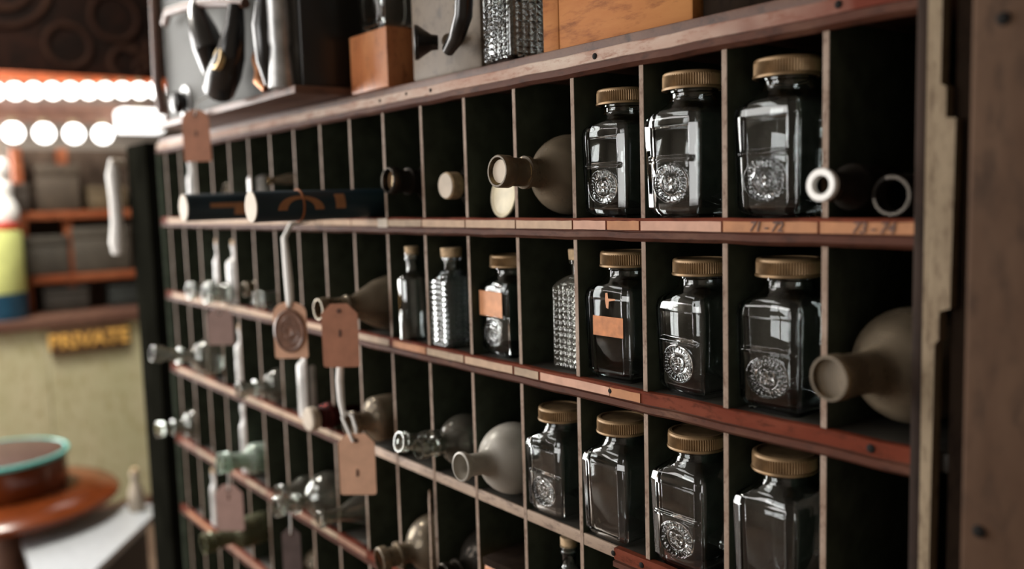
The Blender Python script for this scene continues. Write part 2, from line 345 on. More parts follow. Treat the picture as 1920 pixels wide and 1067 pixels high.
# face frame at the near end, pale splintered batten
box('face_frame', M_frame, .0775, .0865, -.004, .010, .1, 1.56, .0008, cab)
bm = bmesh.new()
add_prism(bm, [(.0865, .1), (.0945, .1), (.0945, 1.10), (.0955, 1.262), (.0985, 1.2655), (.0985, 1.286), (.1060, 1.2885), (.1068, 1.36), (.1075, 1.4225), (.1005, 1.4235), (.1005, 1.445), (.0965, 1.447), (.0965, 1.56), (.0865, 1.56)], .012, Matrix.Translation((0, -.006, 0)))
finish(bm, 'splintered_batten', M_batten, cab, smooth=False)
nail(cab, .0905, 1.2335, .0015)
cab.children[-1].location.y = -.006

# ------------------------------------------------------------------ square jars
def sstep(a, b, x):
    t = min(1, max(0, (x-a)/(b-a))); return t*t*(3-2*t)
_rnd = [random.random() for _ in range(400)]
def relief_embossed(u, v):
    h = 0.0
    ru = sstep(-.0205, -.0190, u)*(1-sstep(.0190, .0205, u)); rv = sstep(.0588, .0603, v)*(1-sstep(.0855, .0875, v))
    h -= .0016*ru*rv
    h += .0019*math.exp(-((v-.0565)/.0015)**2)*sstep(-.025, -.023, u)*(1-sstep(.023, .025, u))
    d = math.hypot(u, v-.0335); a = math.atan2(v-.0335, u)
    h += .0013*math.exp(-((d-.0178)/.0006)**2)+.0012*math.exp(-((d-.0108)/.0006)**2)
    if .0118 < d < .0168:
        t = (a/(2*math.pi)) % 1*26; k = int(t); fr = t-k; w = math.sin(math.pi*fr)**2*(.4+.6*abs(math.sin(d*2600+_rnd[k]*9)))
        h += .0016*w*sstep(.0118, .0126, d)*(1-sstep(.016, .0168, d))
    if d < .0095:
        for cx, cz, rr in ((-.0035, .0365, .0028), (.003, .0355, .0032), (.003, .0300, .0030), (-.003, .0305, .0026)):
            h += .0013*math.exp(-((math.hypot(u-cx, v-cz)-rr)/.0007)**2)
        h += .0008*math.exp(-((u+.0012)/.0007)**2)*sstep(.027, .029, v)*(1-sstep(.038, .040, v))
    return h
def relief_plain(u, v):
    ru = sstep(-.0205, -.0187, u)*(1-sstep(.0187, .0205, u)); rv = sstep(.010, .013, v)*(1-sstep(.0875, .0915, v))
    return -.0012*ru*rv
def jar_mesh(name, relief, mat, nf=128, H=.0955):
    bm = bmesh.new()
    pts = []                                         # unit square outline, front side is y=-1
    c = .08
    k0, kb = .70, .30                                # canted strips flank each flat front
    for i in range(nf):
        u = -1+c+(2-2*c)*i/(nf-1); pts.append((u, -1+kb*max(0, abs(u)-k0)))
    st = kb*(1-c-k0)
    def corner(cx, cy, a0, n=6): return [(cx+c*math.cos(a0+R(90)*k/(n+1)), cy+c*math.sin(a0+R(90)*k/(n+1))) for k in range(1, n+1)]
    pts += corner(1-c, -1+c+st, R(-90)); pts += [(1, -1+c+st+(2-2*c-st)*i/9) for i in range(10)]; pts += corner(1-c, 1-c, 0)
    pts += [(1-c-(2-2*c)*i/9, 1) for i in range(10)]; pts += corner(-1+c, 1-c, R(90)); pts += [(-1, 1-c-(2-2*c-st)*i/9) for i in range(10)]; pts += corner(-1+c, -1+c+st, R(180))
    N = len(pts)
    # (z, half width, roundness, relief on)
    sec = [(0, .0255, .12), (.0008, .0268, .1), (.0045, .0272, .1), (.0065, .0302, .04), (.010, .0317, 0)]
    nb = 150
    for i in range(nb): z = .0115+(H-.0015-.0115)*i/(nb-1); sec.append((z, .0318+.0030*(z/H)-.22*max(0, z-.0885), 0))
    sec += [(H+.001, .0330, .02), (H+.003, .0320, .10), (H+.006, .0300, .3), (H+.010, .0268, .62), (H+.0135, .0240, .88), (H+.0160, .0228, 1), (H+.019, .0222, 1), (H+.0225, .0222, 1), (H+.0235, .0240, 1), (H+.0255, .0240, 1), (H+.0265, .0224, 1), (H+.0360, .0222, 1), (H+.0385, .0215, 1)]
    def ring(z, hw, rd, rel, inset=0):
        vs = []
        for i, (px, py) in enumerate(pts):
            L = math.hypot(px, py); cx, cy = px/L, py/L
            x = (px*(1-rd)+cx*rd)*(hw-inset); y = (py*(1-rd)+cy*rd)*(hw-inset)
            if rel and i < nf: y -= relief(x*.0225/.0262, z)*sstep(0, .06, i/(nf-1))*sstep(0, .06, 1-i/(nf-1))
            vs.append(bm.verts.new((x, y, z)))
        return vs
    rings = [ring(z, hw, rd, rd < .03) for z, hw, rd in sec]
    inn = [(sec[-1][0], .0185, 1), (H+.02, .0187, 1), (H+.0135, .0205, .88), (H+.008, .0250, .5), (H+.003, .0285, .2), (H-.003, .0298, .12), (.05, .0283, .12), (.012, .0270, .15), (.0065, .0240, .25)]
    rings += [ring(z, hw, rd, False) for z, hw, rd in inn]
    for a, b in zip(rings, rings[1:]):
        for i in range(N): bm.faces.new((a[i], a[(i+1) % N], b[(i+1) % N], b[i]))
    bm.faces.new(rings[0][::-1]); bm.faces.new(rings[-1])
    o = finish(bm, name, mat, ang=50); return o
def lid_bm(r=.0288, h=.0165, n=150):
    bm = bmesh.new()
    prof = [(0, h-.0012), (r-.005, h-.0012), (r-.0042, h), (r-.0018, h), (r-.0004, h-.0012), (r-.0002, h-.003), (r, h-.004), (r, .0028), (r+.0005, .0022), (r+.0009, .0012), (r+.0006, 0), (r-.002, 0), (r-.002, h-.003), (0, h-.003)]
    add_lathe(bm, prof, n, None, lambda j: -.05 if j in (6, 7) else 0); return bm
PROTO = {}
def square_jar(kind, label, x, y, z, rot, scale=1.0, group='square screw-top glass jars'):
    t = thing('storage_jar', label, 'jar', (x, y, z), (0, 0, R(rot)), group); t.scale = (scale,)*3
    if kind not in PROTO:
        body = jar_mesh('glass_body', relief_embossed if kind == 'embossed' else relief_plain, M_clear); body.parent = t
        if 'lid' in PROTO: lid = copy_child(PROTO['lid'], t)
        else:
            lid = finish(lid_bm(), 'screw_lid', M_tin, t, (0, 0, .1215), ang=40); PROTO['lid'] = lid
        PROTO[kind] = body
    else:
        copy_child(PROTO[kind], t); copy_child(PROTO['lid'], t)
    return t
JY = .052
J = square_jar
J('embossed', 'dark embossed square jar above the 71-72 shelf label', -.0610, .041, ZT[1], 0, 1.0)
J('embossed', 'embossed square jar between two like it, standing on the second shelf down', -.1612, .034, ZT[1], 0, 1.0)
J('embossed', 'embossed square jar beside the large dusty round flask, below the top rail', -.2612, .041, ZT[1], 0, .97)
J('embossed', 'embossed square jar behind the mouth of the big flask at the face frame', -.0610, .044, ZT[2], 1, 1.0)
J('embossed', 'brightly reflecting embossed square jar turned in its pigeonhole below the top row', -.1590, .042, ZT[2], -7, .97)
jl = J('plain', 'square jar with a torn brown paper label', -.2612, .043, ZT[2], 1, 1.0)
box('paper_label', M_label, -.018, .026, -.0350, -.0347, .0495, .0705, 0, jl)
bm = bmesh.new(); add_prism(bm, [(-.001, .078), (.002, .077), (.003, .085), (.012, .0865), (.012, .088), (.002, .088), (.001, .094), (-.002, .0935), (-.0025, .086)], .0003, Matrix.Translation((.004, -.0358, .002)))
finish(bm, 'paper_scrap', M_label2, jl, smooth=False)
J('embossed', 'small embossed square jar next to the white frosted flask', -.3638, .0335, ZT[3], 1, .93)
J('plain', 'plain square jar without seal beside a small embossed one, on the bare shelf edge', -.2625, .0335, ZT[3], 1, .97)
J('embossed', 'embossed square jar on the lowest row of jars, between two plain ones', -.1612, .0360, ZT[3], 1, 1.0)
J('plain', 'largest plain square jar, cut by the lower picture edge near the face frame', -.0610, .038, ZT[3], 1, 1.0)
jo = J('embossed', 'narrow square jar with an orange paper label and a bright lower half', -.4650, .044, ZT[2], -4, .92)
box('paper_label', M_label2, -.028, .028, -.0354, -.0350, .056, .090, 0, jo)

# ------------------------------------------------------------------ ribbed bottles
def ribbed_mesh(name, hw, H, neck, mat, pitch=.0082, amp=.0020, pv=.0070):
    bm = bmesh.new(); nf = 64; c = .16; pts = []
    sides = [((-1+c, -1), (1-c, -1)), ((1, -1+c), (1, 1-c)), ((1-c, 1), (-1+c, 1)), ((-1, 1-c), (-1, -1+c))]
    cen = [(1-c, -1+c, -90), (1-c, 1-c, 0), (-1+c, 1-c, 90), (-1+c, -1+c, 180)]
    for s, ((x0, y0), (x1, y1)) in enumerate(sides):
        for i in range(nf): pts.append((x0+(x1-x0)*i/(nf-1), y0+(y1-y0)*i/(nf-1), 1, (2*i/(nf-1)-1)*(1-c)))
        cx, cy, a0 = cen[s]
        for k in range(1, 5): a = R(a0+90*k/5); pts.append((cx+c*math.cos(a), cy+c*math.sin(a), 0, 0))
    N = len(pts); nz = int(H/.0007)
    sec = [(0, hw*.9, 0, 0), (.002, hw*.97, 0, 0)]+[(.004+(H-.006)*i/(nz-1), hw, 0, 1) for i in range(nz)]
    sec += [(H, hw*.97, .1, 0), (H+.004, hw*.9, .3, 0), (H+.009, hw*.72, .75, 0), (H+.012, neck, 1, 0), (H+.024, neck, 1, 0), (H+.025, neck+.003, 1, 0), (H+.029, neck+.003, 1, 0), (H+.030, neck, 1, 0)]
    inn = [(H+.030, neck-.003, 1, 0), (H+.012, neck-.003, 1, 0), (H+.006, hw*.7, .6, 0), (H-.002, hw*.86, .2, 0), (.006, hw*.86, .2, 0)]
    rings = []
    for z, w, rd, rel in sec+inn:
        vs = []
        for px, py, on, u in pts:
            L = math.hypot(px, py); x = (px*(1-rd)+px/L*rd)*w; y = (py*(1-rd)+py/L*rd)*w
            if rel and on:
                g = amp*(abs(math.sin(math.pi*(u*w/pitch+.5)))**.5*abs(math.sin(math.pi*z/pv))**.5)*min(1, 6*(1-abs(u)/(1-c)))
                if abs(px) > abs(py): x += g*(1 if px > 0 else -1)
                else: y += g*(1 if py > 0 else -1)
            vs.append(bm.verts.new((x, y, z)))
        rings.append(vs)
    for a, b in zip(rings, rings[1:]):
        for i in range(N): bm.faces.new((a[i], a[(i+1) % N], b[(i+1) % N], b[i]))
    bm.faces.new(rings[0][::-1]); bm.faces.new(rings[-1])
    return finish(bm, name, mat, ang=60)
def cork_bm(r, h):
    bm = bmesh.new(); add_lathe(bm, [(0, 0), (r*.8, 0), (r, .001), (r*1.05, h-.001), (r, h), (0, h)], 28); return bm
def ribbed_bottle(label, x, y, z, rot, mat, hw=.023, H=.092):
    t = thing('ribbed_bottle', label, 'bottle', (x, y, z), (0, 0, R(rot)), 'ribbed bottles in the pigeonholes')
    b = ribbed_mesh('glass_body', hw, H, .0105, mat); b.parent = t
    finish(cork_bm(.014, .013), 'cork_stopper', M_cork, t, (0, 0, H+.0285)); return t
ribbed_bottle('bright clear ribbed bottle beside the orange-labelled jar', -.5735, .0275, ZT[2], -3, M_clear)
ribbed_bottle('dark ribbed bottle with a cork, half hidden next to the brown-labelled jar', -.3395, .048, ZT[2], 2, M_clear2, .025, .096)

# ------------------------------------------------------------------ round flasks and lying bottles
def flask_prof(Rb, rn, ln, lip=.002, collar=True, blend=.35):
    """z=0 at the base, neck up"""
    p = [(0, .004), (Rb*.45, .002)]
    a0 = math.asin(.5); cz = Rb*.92
    for i in range(1, 13):
        a = R(-60)+(R(90)-math.asin(min(.95, rn*1.35/Rb))+R(60))*i/12; p.append((Rb*math.cos(a), cz+Rb*math.sin(a)))
    zt = p[-1][1]; p += [(rn*1.08, zt+rn*.35), (rn, zt+rn*.75)]
    z1 = zt+rn*.75
    if collar: p += [(rn, z1+ln*.18), (rn+lip*1.1, z1+ln*.2), (rn+lip*1.1, z1+ln*.3), (rn, z1+ln*.32)]
    p += [(rn, z1+ln*.62), (rn+lip*.4, z1+ln*.66), (rn+lip, z1+ln*.72), (rn+lip, z1+ln*.97), (rn+lip*.6, z1+ln)]
    return p, z1+ln
def bottle_prof(rb, hb, rn, ln, lip=.002, sh=.012):
    p = [(0, .0025), (rb*.7, .0015), (rb*.9, 0), (rb, .003), (rb, hb*.5), (rb, hb), (rb*.96, hb+sh*.3), (rb*.75, hb+sh*.7), (rn*1.25, hb+sh*.95), (rn, hb+sh*1.25)]
    z = hb+sh*1.25
    p += [(rn, z+ln*.55), (rn+lip, z+ln*.6), (rn+lip, z+ln*.72), (rn+lip*.3, z+ln*.76), (rn+lip*.3, z+ln*.82), (rn+lip, z+ln*.86), (rn+lip*.9, z+ln)]
    return p, z+ln
def lathe_part(name, prof, mat, parent, n=44, t=.0022, smooth=0, **k):
    bm = bmesh.new(); add_lathe(bm, hollow(prof, t), n); return finish(bm, name, mat, parent, ang=50, **k)
def lying(name, label, cat, prof, L, x, ym, zc, mat, tilt=0, yaw=0, group=None, t=.0022):
    """axis towards the room; mouth centre at (x, ym, zc)"""
    d = Vector((math.sin(R(yaw))*math.cos(R(tilt)), -math.cos(R(yaw))*math.cos(R(tilt)), math.sin(R(tilt))))
    base = Vector((x, ym, zc))-d*L
    r = thing(name, label, cat, base, d.to_track_quat('Z', 'X').to_euler(), group)
    lathe_part('glass_body', prof, mat, r, t=t); return r
FG = 'bottles and flasks lying in the pigeonholes'
p, L = flask_prof(.0455, .0155, .052, .0022)
f = lying('round_flask', 'large dusty round flask lying neck out beside the three top-row jars', 'flask', p, L, -.35, -.061, 1.4045, M_dusty, 2.5, 0, FG)
b = bmesh.new(); add_lathe(b, [(0, 0), (.0125, 0), (.0125, .012), (0, .012)], 28); finish(b, 'stopper', M_cream, f, (0, 0, L-.016))
p, L = flask_prof(.0475, .0165, .046, .0012, False)
f = lying('round_flask', 'big smoky round flask lying in the pigeonhole at the face frame', 'flask', p, L, .036, -.047, 1.2340, M_dusty, 1, -8, FG)
b = bmesh.new(); add_lathe(b, [(0, 0), (.0155, 0), (.0155, .004), (0, .004)], 28); finish(b, 'stopper', M_dusty, f, (0, 0, L-.009))
p, L = flask_prof(.045, .0135, .030, .005, False)
p = p[:-5]+[(.0135, L-.014), (.0150, L-.010), (.0175, L-.006), (.0180, L-.001), (.0170, L)]
f = lying('round_flask', 'white frosted round flask with a flared mouth, lying beside the small embossed jar', 'flask', p, L, -.45, -.054, 1.056, M_frost, 4, 0, FG)
p, L = flask_prof(.036, .0115, .036, .002)
lying('round_flask', 'grey round flask with a bright glint, behind two bottle mouths left of the frosted flask', 'flask', p, L, -.548, -.052, 1.0565, M_clear2, 3, 3, FG)
p, L = bottle_prof(.017, .07, .011, .03, .003)
lying('medicine_bottle', 'small open bottle mouth lying tight beside the grey glinting flask', 'bottle', p, L, -.580, -.062, 1.062, M_clear2, 12, -3, FG)
p, L = flask_prof(.036, .0155, .045, .003)
f = lying('round_flask', 'amber-mouthed round flask lying next to the white-capped dark bottle', 'flask', p, L, -.652, -.020, 1.404, M_smoke, 3, 0, FG)
b = bmesh.new(); add_lathe(b, [(0, 0), (.0128, 0), (.0128, .004), (0, .004)], 28); finish(b, 'stopper', M_amber, f, (0, 0, L-.012))
f = thing('medicine_bottle', 'dark bottle lying with a round cream cap towards the room', 'bottle', (-.55, .110, 1.3935), (R(90), 0, 0), FG)
p, L = bottle_prof(.036, .055, .014, .02, .001); lathe_part('glass_body', p, M_smoke, f)
b = bmesh.new(); add_lathe(b, [(0, 0), (.0172, 0), (.0175, .002), (.0172, .016), (.0155, .0175), (0, .0175)], 32); finish(b, 'cap', M_cork, f, (0, 0, L-.004))
b = bmesh.new(); add_lathe(b, [(0, 0), (.0162, 0), (.0160, .0006), (0, .0006)], 32); finish(b, 'cap_disc', M_cream, f, (0, 0, L+.0136))
# loose round lid leaning in the pigeonhole beside the dusty flask
b = bmesh.new(); add_lathe(b, [(0, 0), (.0262, 0), (.0268, .0008), (.0268, .0035), (.0255, .0042), (.0235, .0034), (.0225, .0026), (.0205, .0031), (0, .0031)], 48)
o = finish(b, 'loose_lid', plain('yellowed_lid', (.62, .55, .38), .5, noise=.15, nscale=60), None, (-.447, .024, ZT[1]+.0268), (R(84), 0, R(-4)))
tag(o, 'yellowed round lid standing on edge behind the mouth of the dusty flask', 'lid')
# two small bottles lying at the face frame
p, L = bottle_prof(.0185, .06, .0112, .028, .001, .010)
f = lying('glass_vial', 'amber vial lying with a white rim towards the room, beside a smoky open one', 'vial', p, L, .019, -.030, 1.3790, M_smoke, 3, 0, FG)
b = bmesh.new(); add_lathe(b, [(.0072, 0), (.0122, 0), (.0126, .001), (.0126, .005), (.0118, .006), (.0076, .006), (.0072, .005), (.0072, 0)], 36); finish(b, 'white_rim', M_white, f, (0, 0, L-.0035))
p = [(0, .003), (.014, 0), (.0165, .003), (.0165, .07), (.0150, .076), (.0150, .082), (.0160, .083), (.0160, .090), (.0152, .091)]
lying('glass_vial', 'smoky glass vial lying open in the corner below the top rail', 'vial', p, .091, .0555, .004, 1.3695, M_smoke, 0, 0, FG, .003)
# long conical flask behind the tags
p = [(0, .003), (.040, 0), (.0435, .004), (.043, .030), (.036, .055), (.024, .078), (.0165, .092), (.0150, .100), (.0172, .102), (.0172, .106), (.0148, .108), (.0140, .128), (.0160, .131), (.0168, .140), (.0155, .150)]
lying('conical_flask', 'dusty conical flask lying behind the brown clipped tag', 'flask', p, .150, -.75, -.086, 1.2250, M_dusty, 1, 0, FG)
# ------------------------------------------------------------------ standing slim bottles, far half of the cabinet
def slim_bottle(label, x, y, z, mat, rb=.016, hb=.085, stopper=M_cork, yaw=0, tilt=0):
    t = thing('slim_bottle', label, 'bottle', (x, y, z), (R(tilt), 0, R(yaw)), 'slim bottles standing in the pigeonholes')
    p, L = bottle_prof(rb, hb, .0085, .024, .002); lathe_part('glass_body', p, mat, t, n=28)
    finish(cork_bm(.0095, .012), 'stopper', stopper, t, (0, 0, L-.003)); return t
M_lit = glass('window_lit_glass', (.95, .95, .95), .1, .55, (.92, .91, .89))  # white base colour carries the window's reflection on these standing bottles
slim_bottle('clear round-shouldered bottle with a cork beside the ribbed bottle', -.6655, .022, ZT[2], M_clear, .022, .085)
slim_bottle('bright slim bottle, first of a pair standing above the mauve tag', -1.432, .022, ZT[2], M_lit, .015, .080)
slim_bottle('bright slim bottle, second of a pair standing above the mauve tag', -1.340, .022, ZT[2], M_lit, .021, .080)
slim_bottle('bright squat bottle with a brass-coloured cork standing behind the blue tubes', -1.215, .03, ZT[1], M_lit, .024, .072)
slim_bottle('bright thin bottle standing in the top row beside the far post', -1.565, .02, ZT[1], M_lit, .014, .085, M_white)
slim_bottle('bright bottle standing below the mauve tag', -1.325, .02, ZT[3], M_lit, .018, .085)
slim_bottle('bright bottle standing below the embossed tag', -1.015, .015, ZT[3], M_lit, .019, .090)
slim_bottle('bright bottle with an orange tint standing below the third rail from the post', -1.330, .018, ZT[4], M_lit, .014, .095, M_white)
slim_bottle('pale bottle standing deep in the far lower corner beside the pink tag', -1.543, .02, ZT[5], M_lit, .014, .085)
# ------------------------------------------------------------------ lying bottles, far half
def lb(label, x, ym, zc, mat, rb=.02, hb=.06, rn=.011, ln=.032, tilt=0, yaw=0, name='medicine_bottle', lip=.003, sh=.014):
    p, L = bottle_prof(rb, hb, rn, ln, lip, sh); return lying(name, label, 'bottle', p, L, x, ym, zc, mat, tilt, yaw, FG)
lb('clear bottle with a thick ringed neck lying above the patched red rail', -1.15, -.02, ZT[2]+.0235, M_clear2, .030, .06, .014, .04)
p, L = flask_prof(.036, .012, .03, .002)
lying('round_flask', 'brown round flask lying behind the bright pair', 'flask', p, L, -1.245, -.002, ZT[2]+.036, M_dusty, 0, 0, FG)
lb('clear bottle neck lying in front of the bright pair', -1.345, -.045, ZT[2]+.024, M_clear2, .022, .03, .016, .03, 4)
lb('clear bottle neck lying at the foot of the thin bright bottle of the pair', -1.445, -.045, ZT[2]+.024, M_clear2, .022, .03, .015, .03, 4)
p, L = flask_prof(.040, .012, .075, .005)
lying('round_flask', 'long-necked flask lying at the far post, stretching well out over its shelf', 'flask', p, L, -1.45, -.125, 1.0800, M_clear2, 12, 0, FG)
p, L = flask_prof(.034, .012, .045, .004)
lying('round_flask', 'clear bulb flask lying beside the bottle below the embossed tag', 'flask', p, L, -1.15, -.062, ZT[3]+.038, M_clear2, 3, 0, FG)
f = thing('medicine_bottle', 'dark red bottle lying with a round cream cap towards the room', 'bottle', (-.915, .05, 1.0260), (R(90), 0, R(4)), FG)
p, L = bottle_prof(.022, .05, .016, .012, .001); lathe_part('glass_body', p, M_red_glass, f)
b = bmesh.new(); add_lathe(b, [(0, 0), (.0185, 0), (.0195, .002), (.0195, .012), (.017, .015), (0, .0155)], 32); finish(b, 'cap', M_cream, f, (0, 0, L-.003))
lb('grey dusty bottle lying behind the tan clipped tag', -.75, -.048, 1.0500, M_dusty, .034, .06, .0145, .03, 0, 0, 'medicine_bottle', .004)
p, L = flask_prof(.037, .013, .05, .005)
lying('round_flask', 'round flask lying at the foot of the far post, one row below the long-necked one', 'flask', p, L, -1.635, -.075, .876, M_clear2, 3, 0, FG)
f = lb('pale green ringed bottle lying with its neck over the shelf edge', -1.25, -.070, .8830, M_green, .030, .065, .016, .05, 4, 0, 'medicine_bottle', .005)
lb('clear short bottle lying between the pale green one and the glass with stoppers', -1.05, -.040, .865, M_clear2, .024, .07, .014, .03, 3)
p, L = flask_prof(.044, .011, .05, .006)
f = lying('round_flask', 'clear bulb flask with a ringed neck, lying below the tan clipped tag', 'flask', p, L, -.952, -.085, .8790, M_clear2, 3, 0, FG)
p = [(0, .003), (.040, 0), (.0425, .004), (.041, .02), (.026, .06), (.013, .09), (.0105, .1), (.0105, .125), (.0145, .127), (.0145, .133), (.0125, .135)]
lying('conical_flask', 'clear conical flask lying with a bright streak below the tan clipped tag', 'flask', p, .135, -.85, -.055, .8790, M_clear2, 0, 0, FG)
lb('olive green bottle lying over the lowest visible rail', -1.25, -.110, .7330, M_olive, .030, .07, .015, .055, -2, 0, 'medicine_bottle', .005)
p, L = flask_prof(.035, .012, .03, .003)
lying('round_flask', 'dim round flask lying beside the olive green bottle', 'flask', p, L, -1.085, -.015, .6990, M_dusty, 0, 0, FG)
p, L = flask_prof(.044, .014, .04, .005)
lying('round_flask', 'yellowish round flask at the lower picture edge beside the torn divider', 'flask', p, L, -.660, -.055, .8720, M_dusty, -3, -6, FG)
p, L = flask_prof(.046, .014, .03, .003)
lying('round_flask', 'grey round flask top showing at the lower picture edge', 'flask', p, L, -.55, -.02, .8760, M_smoke, 0, 0, FG)
lb('clear bottle lying on top of the blue tubes, half out of its pigeonhole', -1.05, -.028, ZT[1]+.064, M_dusty, .010, .06, .006, .02, -3, -25)
p, L = flask_prof(.040, .012, .03, .003)
lying('round_flask', 'grey round flask behind the farther blue tube', 'flask', p, L, -1.35, .01, ZT[1]+.055, M_dusty, 10, 0, FG)
slim_bottle('small corked bottle at the lower picture edge below the small embossed jar', -.352, .03, ZT[4], M_clear, .02, .100)
# dark red wooden box
t = thing('wooden_box', 'small dark red wooden box lying in a pigeonhole at the lower picture edge', 'box', (-.448, .065, ZT[4]), (0, 0, R(4)))
box('body', M_orange2, -.036, .036, -.065, .12, 0, .082, .002, t); box('lid', M_recess, -.0375, .0375, -.067, .122, .0822, .093, .002, t)

# ------------------------------------------------------------------ blue cardboard tubes
def tube_thing(label, x, y0, r, L, marks):
    t = thing('cardboard_tube', label, 'tube', (x, y0, ZT[1]+r+.0006), (0, 0, 0), 'blue cardboard tubes')
    bm = bmesh.new(); add_lathe(bm, [(0, 0), (r, 0), (r, L), (0, L)], 48, Matrix.Rotation(R(-90), 4, 'X')); finish(bm, 'tube', M_navy, t)
    bm = bmesh.new(); add_lathe(bm, [(0, 0), (r*.97, 0), (r*.99, .0008), (r*.97, .002), (0, .002)], 40, Matrix.Rotation(R(90), 4, 'X')); finish(bm, 'end_cap', M_cream, t)
    for poly in marks:                               # raised print, wrapped round the barrel: (distance along, height angle)
        bm = bmesh.new(); a = []; b2 = []
        for s, th in poly:
            for rr, l in ((r+.0001, a), (r+.0006, b2)): l.append(bm.verts.new((rr*math.cos(th), s, rr*math.sin(th))))
        n = len(poly)//2
        for l in (a, b2):
            for i in range(n-1): bm.faces.new((l[i], l[i+1], l[2*n-2-i], l[2*n-1-i]))
        for i in range(2*n): bm.faces.new((a[i], a[(i+1) % (2*n)], b2[(i+1) % (2*n)], b2[i]))
        finish(bm, 'printed_letter', M_tan, t, smooth=False)
    return t
def bar(s0, s1, t0, t1, n=8, along='s'):
    if along == 's': return [(s0+(s1-s0)*i/n, t0) for i in range(n+1)]+[(s1-(s1-s0)*i/n, t1) for i in range(n+1)]
    return [(s0, t0+(t1-t0)*i/n) for i in range(n+1)]+[(s1, t1-(t1-t0)*i/n) for i in range(n+1)]
def arch(s, w, t0, hgt, th, n=20):
    o = [(s-w*math.cos(math.pi*i/n), t0+hgt*math.sin(math.pi*i/n)) for i in range(n+1)]
    i_ = [(s+(w-th)*math.cos(math.pi*i/n), t0+(hgt-th*18)*math.sin(math.pi*i/n)) for i in range(n+1)]
    return o+i_
tb = tube_thing('blue cardboard tube with an arch-shaped tan letter and a string round it', -.75, -.174, .0212, .30, [arch(.062, .034, -.28, .95, .0135), bar(.114, .129, -.25, .75, along='t')])
bm = bmesh.new(); add_tube(bm, [(.0222*math.cos(2*math.pi*i/24), .066, .0222*math.sin(2*math.pi*i/24)) for i in range(24)], .0016, 8, True); finish(bm, 'string', M_string, tb)
tube_thing('farther blue cardboard tube with a tan letter bar on its side', -1.05, -.168, .0222, .30, [bar(.035, .115, -.05, .28), bar(.075, .098, -.62, -.05, along='t')])

# ------------------------------------------------------------------ hanging tags
def tag_poly(w, h, clip, r=.004, top='clip'):
    p = []
    for cx, cz, a0 in ((-w/2+r, -h/2+r, 180), (w/2-r, -h/2+r, 270)):
        p += [(cx+r*math.cos(R(a0+90*i/4)), cz+r*math.sin(R(a0+90*i/4))) for i in range(5)]
    if top == 'clip': p += [(w/2, h/2-clip), (w/2-clip, h/2), (-w/2+clip, h/2), (-w/2, h/2-clip)]
    else: p += [(w/2*math.cos(R(180*i/14)), h/2-clip+clip*math.sin(R(180*i/14))) for i in range(15)]
    return p
M_hole = plain('tag_eyelet', (.10, .045, .03), .6)
def hang_tag(label, c, w, h, mat, yaw, clip=.012, top='clip', string=None, mark=None, tilt=0, group='board tags on strings'):
    t = thing('hanging_tag', label, 'tag', c, (0, R(tilt), R(yaw)), group)
    bm = bmesh.new(); add_prism(bm, tag_poly(w, h, clip, top=top), .0012); finish(bm, 'tag_board', mat, t, smooth=False)
    b = bmesh.new(); add_lathe(b, [(.0012, 0), (.0032, 0), (.0034, .0006), (.0012, .0008), (.0012, 0)], 16, Matrix.Translation((0, 0, h/2-.010)) @ Matrix.Rotation(R(90), 4, 'X')); finish(b, 'eyelet', M_hole, t)
    if mark:
        bm = bmesh.new(); add_prism(bm, [(-.0022, -.006), (.0012, -.006), (.0022, .001), (.001, .005), (-.0015, .005)], .0004, Matrix.Translation((0, -.0005, mark))); finish(bm, 'printed_mark', M_hole, t, smooth=False)
    if string: tube('string', M_cloth, string, .0012, 8, t)
    return t
YW = 48
hang_tag('plain brown arched tag hanging before the far end of the top rail', (-1.19, -.094, 1.5015), .050, .092, TAG['brown'], YW, .020, 'arch', [(0, -.001, .036), (.004, .004, .06), (.02, .03, .075)], .004)
hang_tag('mauve rounded tag hanging above the bright bottle near the far post', (-1.24, -.055, 1.1480), .050, .070, TAG['mauve'], YW, .018, 'arch', [(0, -.001, .025), (.006, .006, .036), (.020, .020, .038), (.039, .036, .030)])
te = hang_tag('brown tag bearing a dark embossed oval seal', (-.862, -.080, 1.1830), .052, .088, TAG['tan'], YW, .018, 'arch', None, None)
bm = bmesh.new()
add_lathe(bm, [(0, 0), (.0235, 0), (.0245, .002), (.0225, .0042), (.021, .003), (.016, .0028), (.015, .0036), (.0135, .0028), (.007, .0028), (.006, .0038), (.004, .0028), (0, .0028)], 40, Matrix.Translation((-.001, -.0003, -.001)) @ Matrix.Diagonal((1, 1, 1.38, 1)) @ Matrix.Rotation(R(90), 4, 'X'))
for i in range(9):
    a = i*2.4; add_lathe(bm, [(.002, 0), (.0035, .0012), (.005, 0)], 14, Matrix.Translation((.009*math.cos(a), -.003, .014*math.sin(a))) @ Matrix.Rotation(R(90), 4, 'X'))
finish(bm, 'seal', plain('dark_embossed_wax', (.22, .12, .085), .38, noise=.25, nscale=70), te)
bm = bmesh.new(); pts = [(.013, .103, .166), (-.010, .060, .160), (-.012, .030, .140), (-.004, .012, .105), (.0, .004, .070), (.001, .002, .046), (.0, -.002, .036)]
for dx in (0,): add_tube(bm, pts, [.003, .004, .0045, .006, .0065, .006, .003], 10)
finish(bm, 'cloth_ribbon', M_cloth, te)
hang_tag('reddish brown clipped tag hanging from the conical flask', (-.712, -.072, 1.1895), .052, .090, TAG['brown'], YW, .014, 'clip', None, .004)
tt = hang_tag('large tan clipped tag hanging on a loop over the bare shelf edge', (-.712, -.055, 1.0000), .053, .090, TAG['tan'], YW, .013, 'clip', None, -.012)
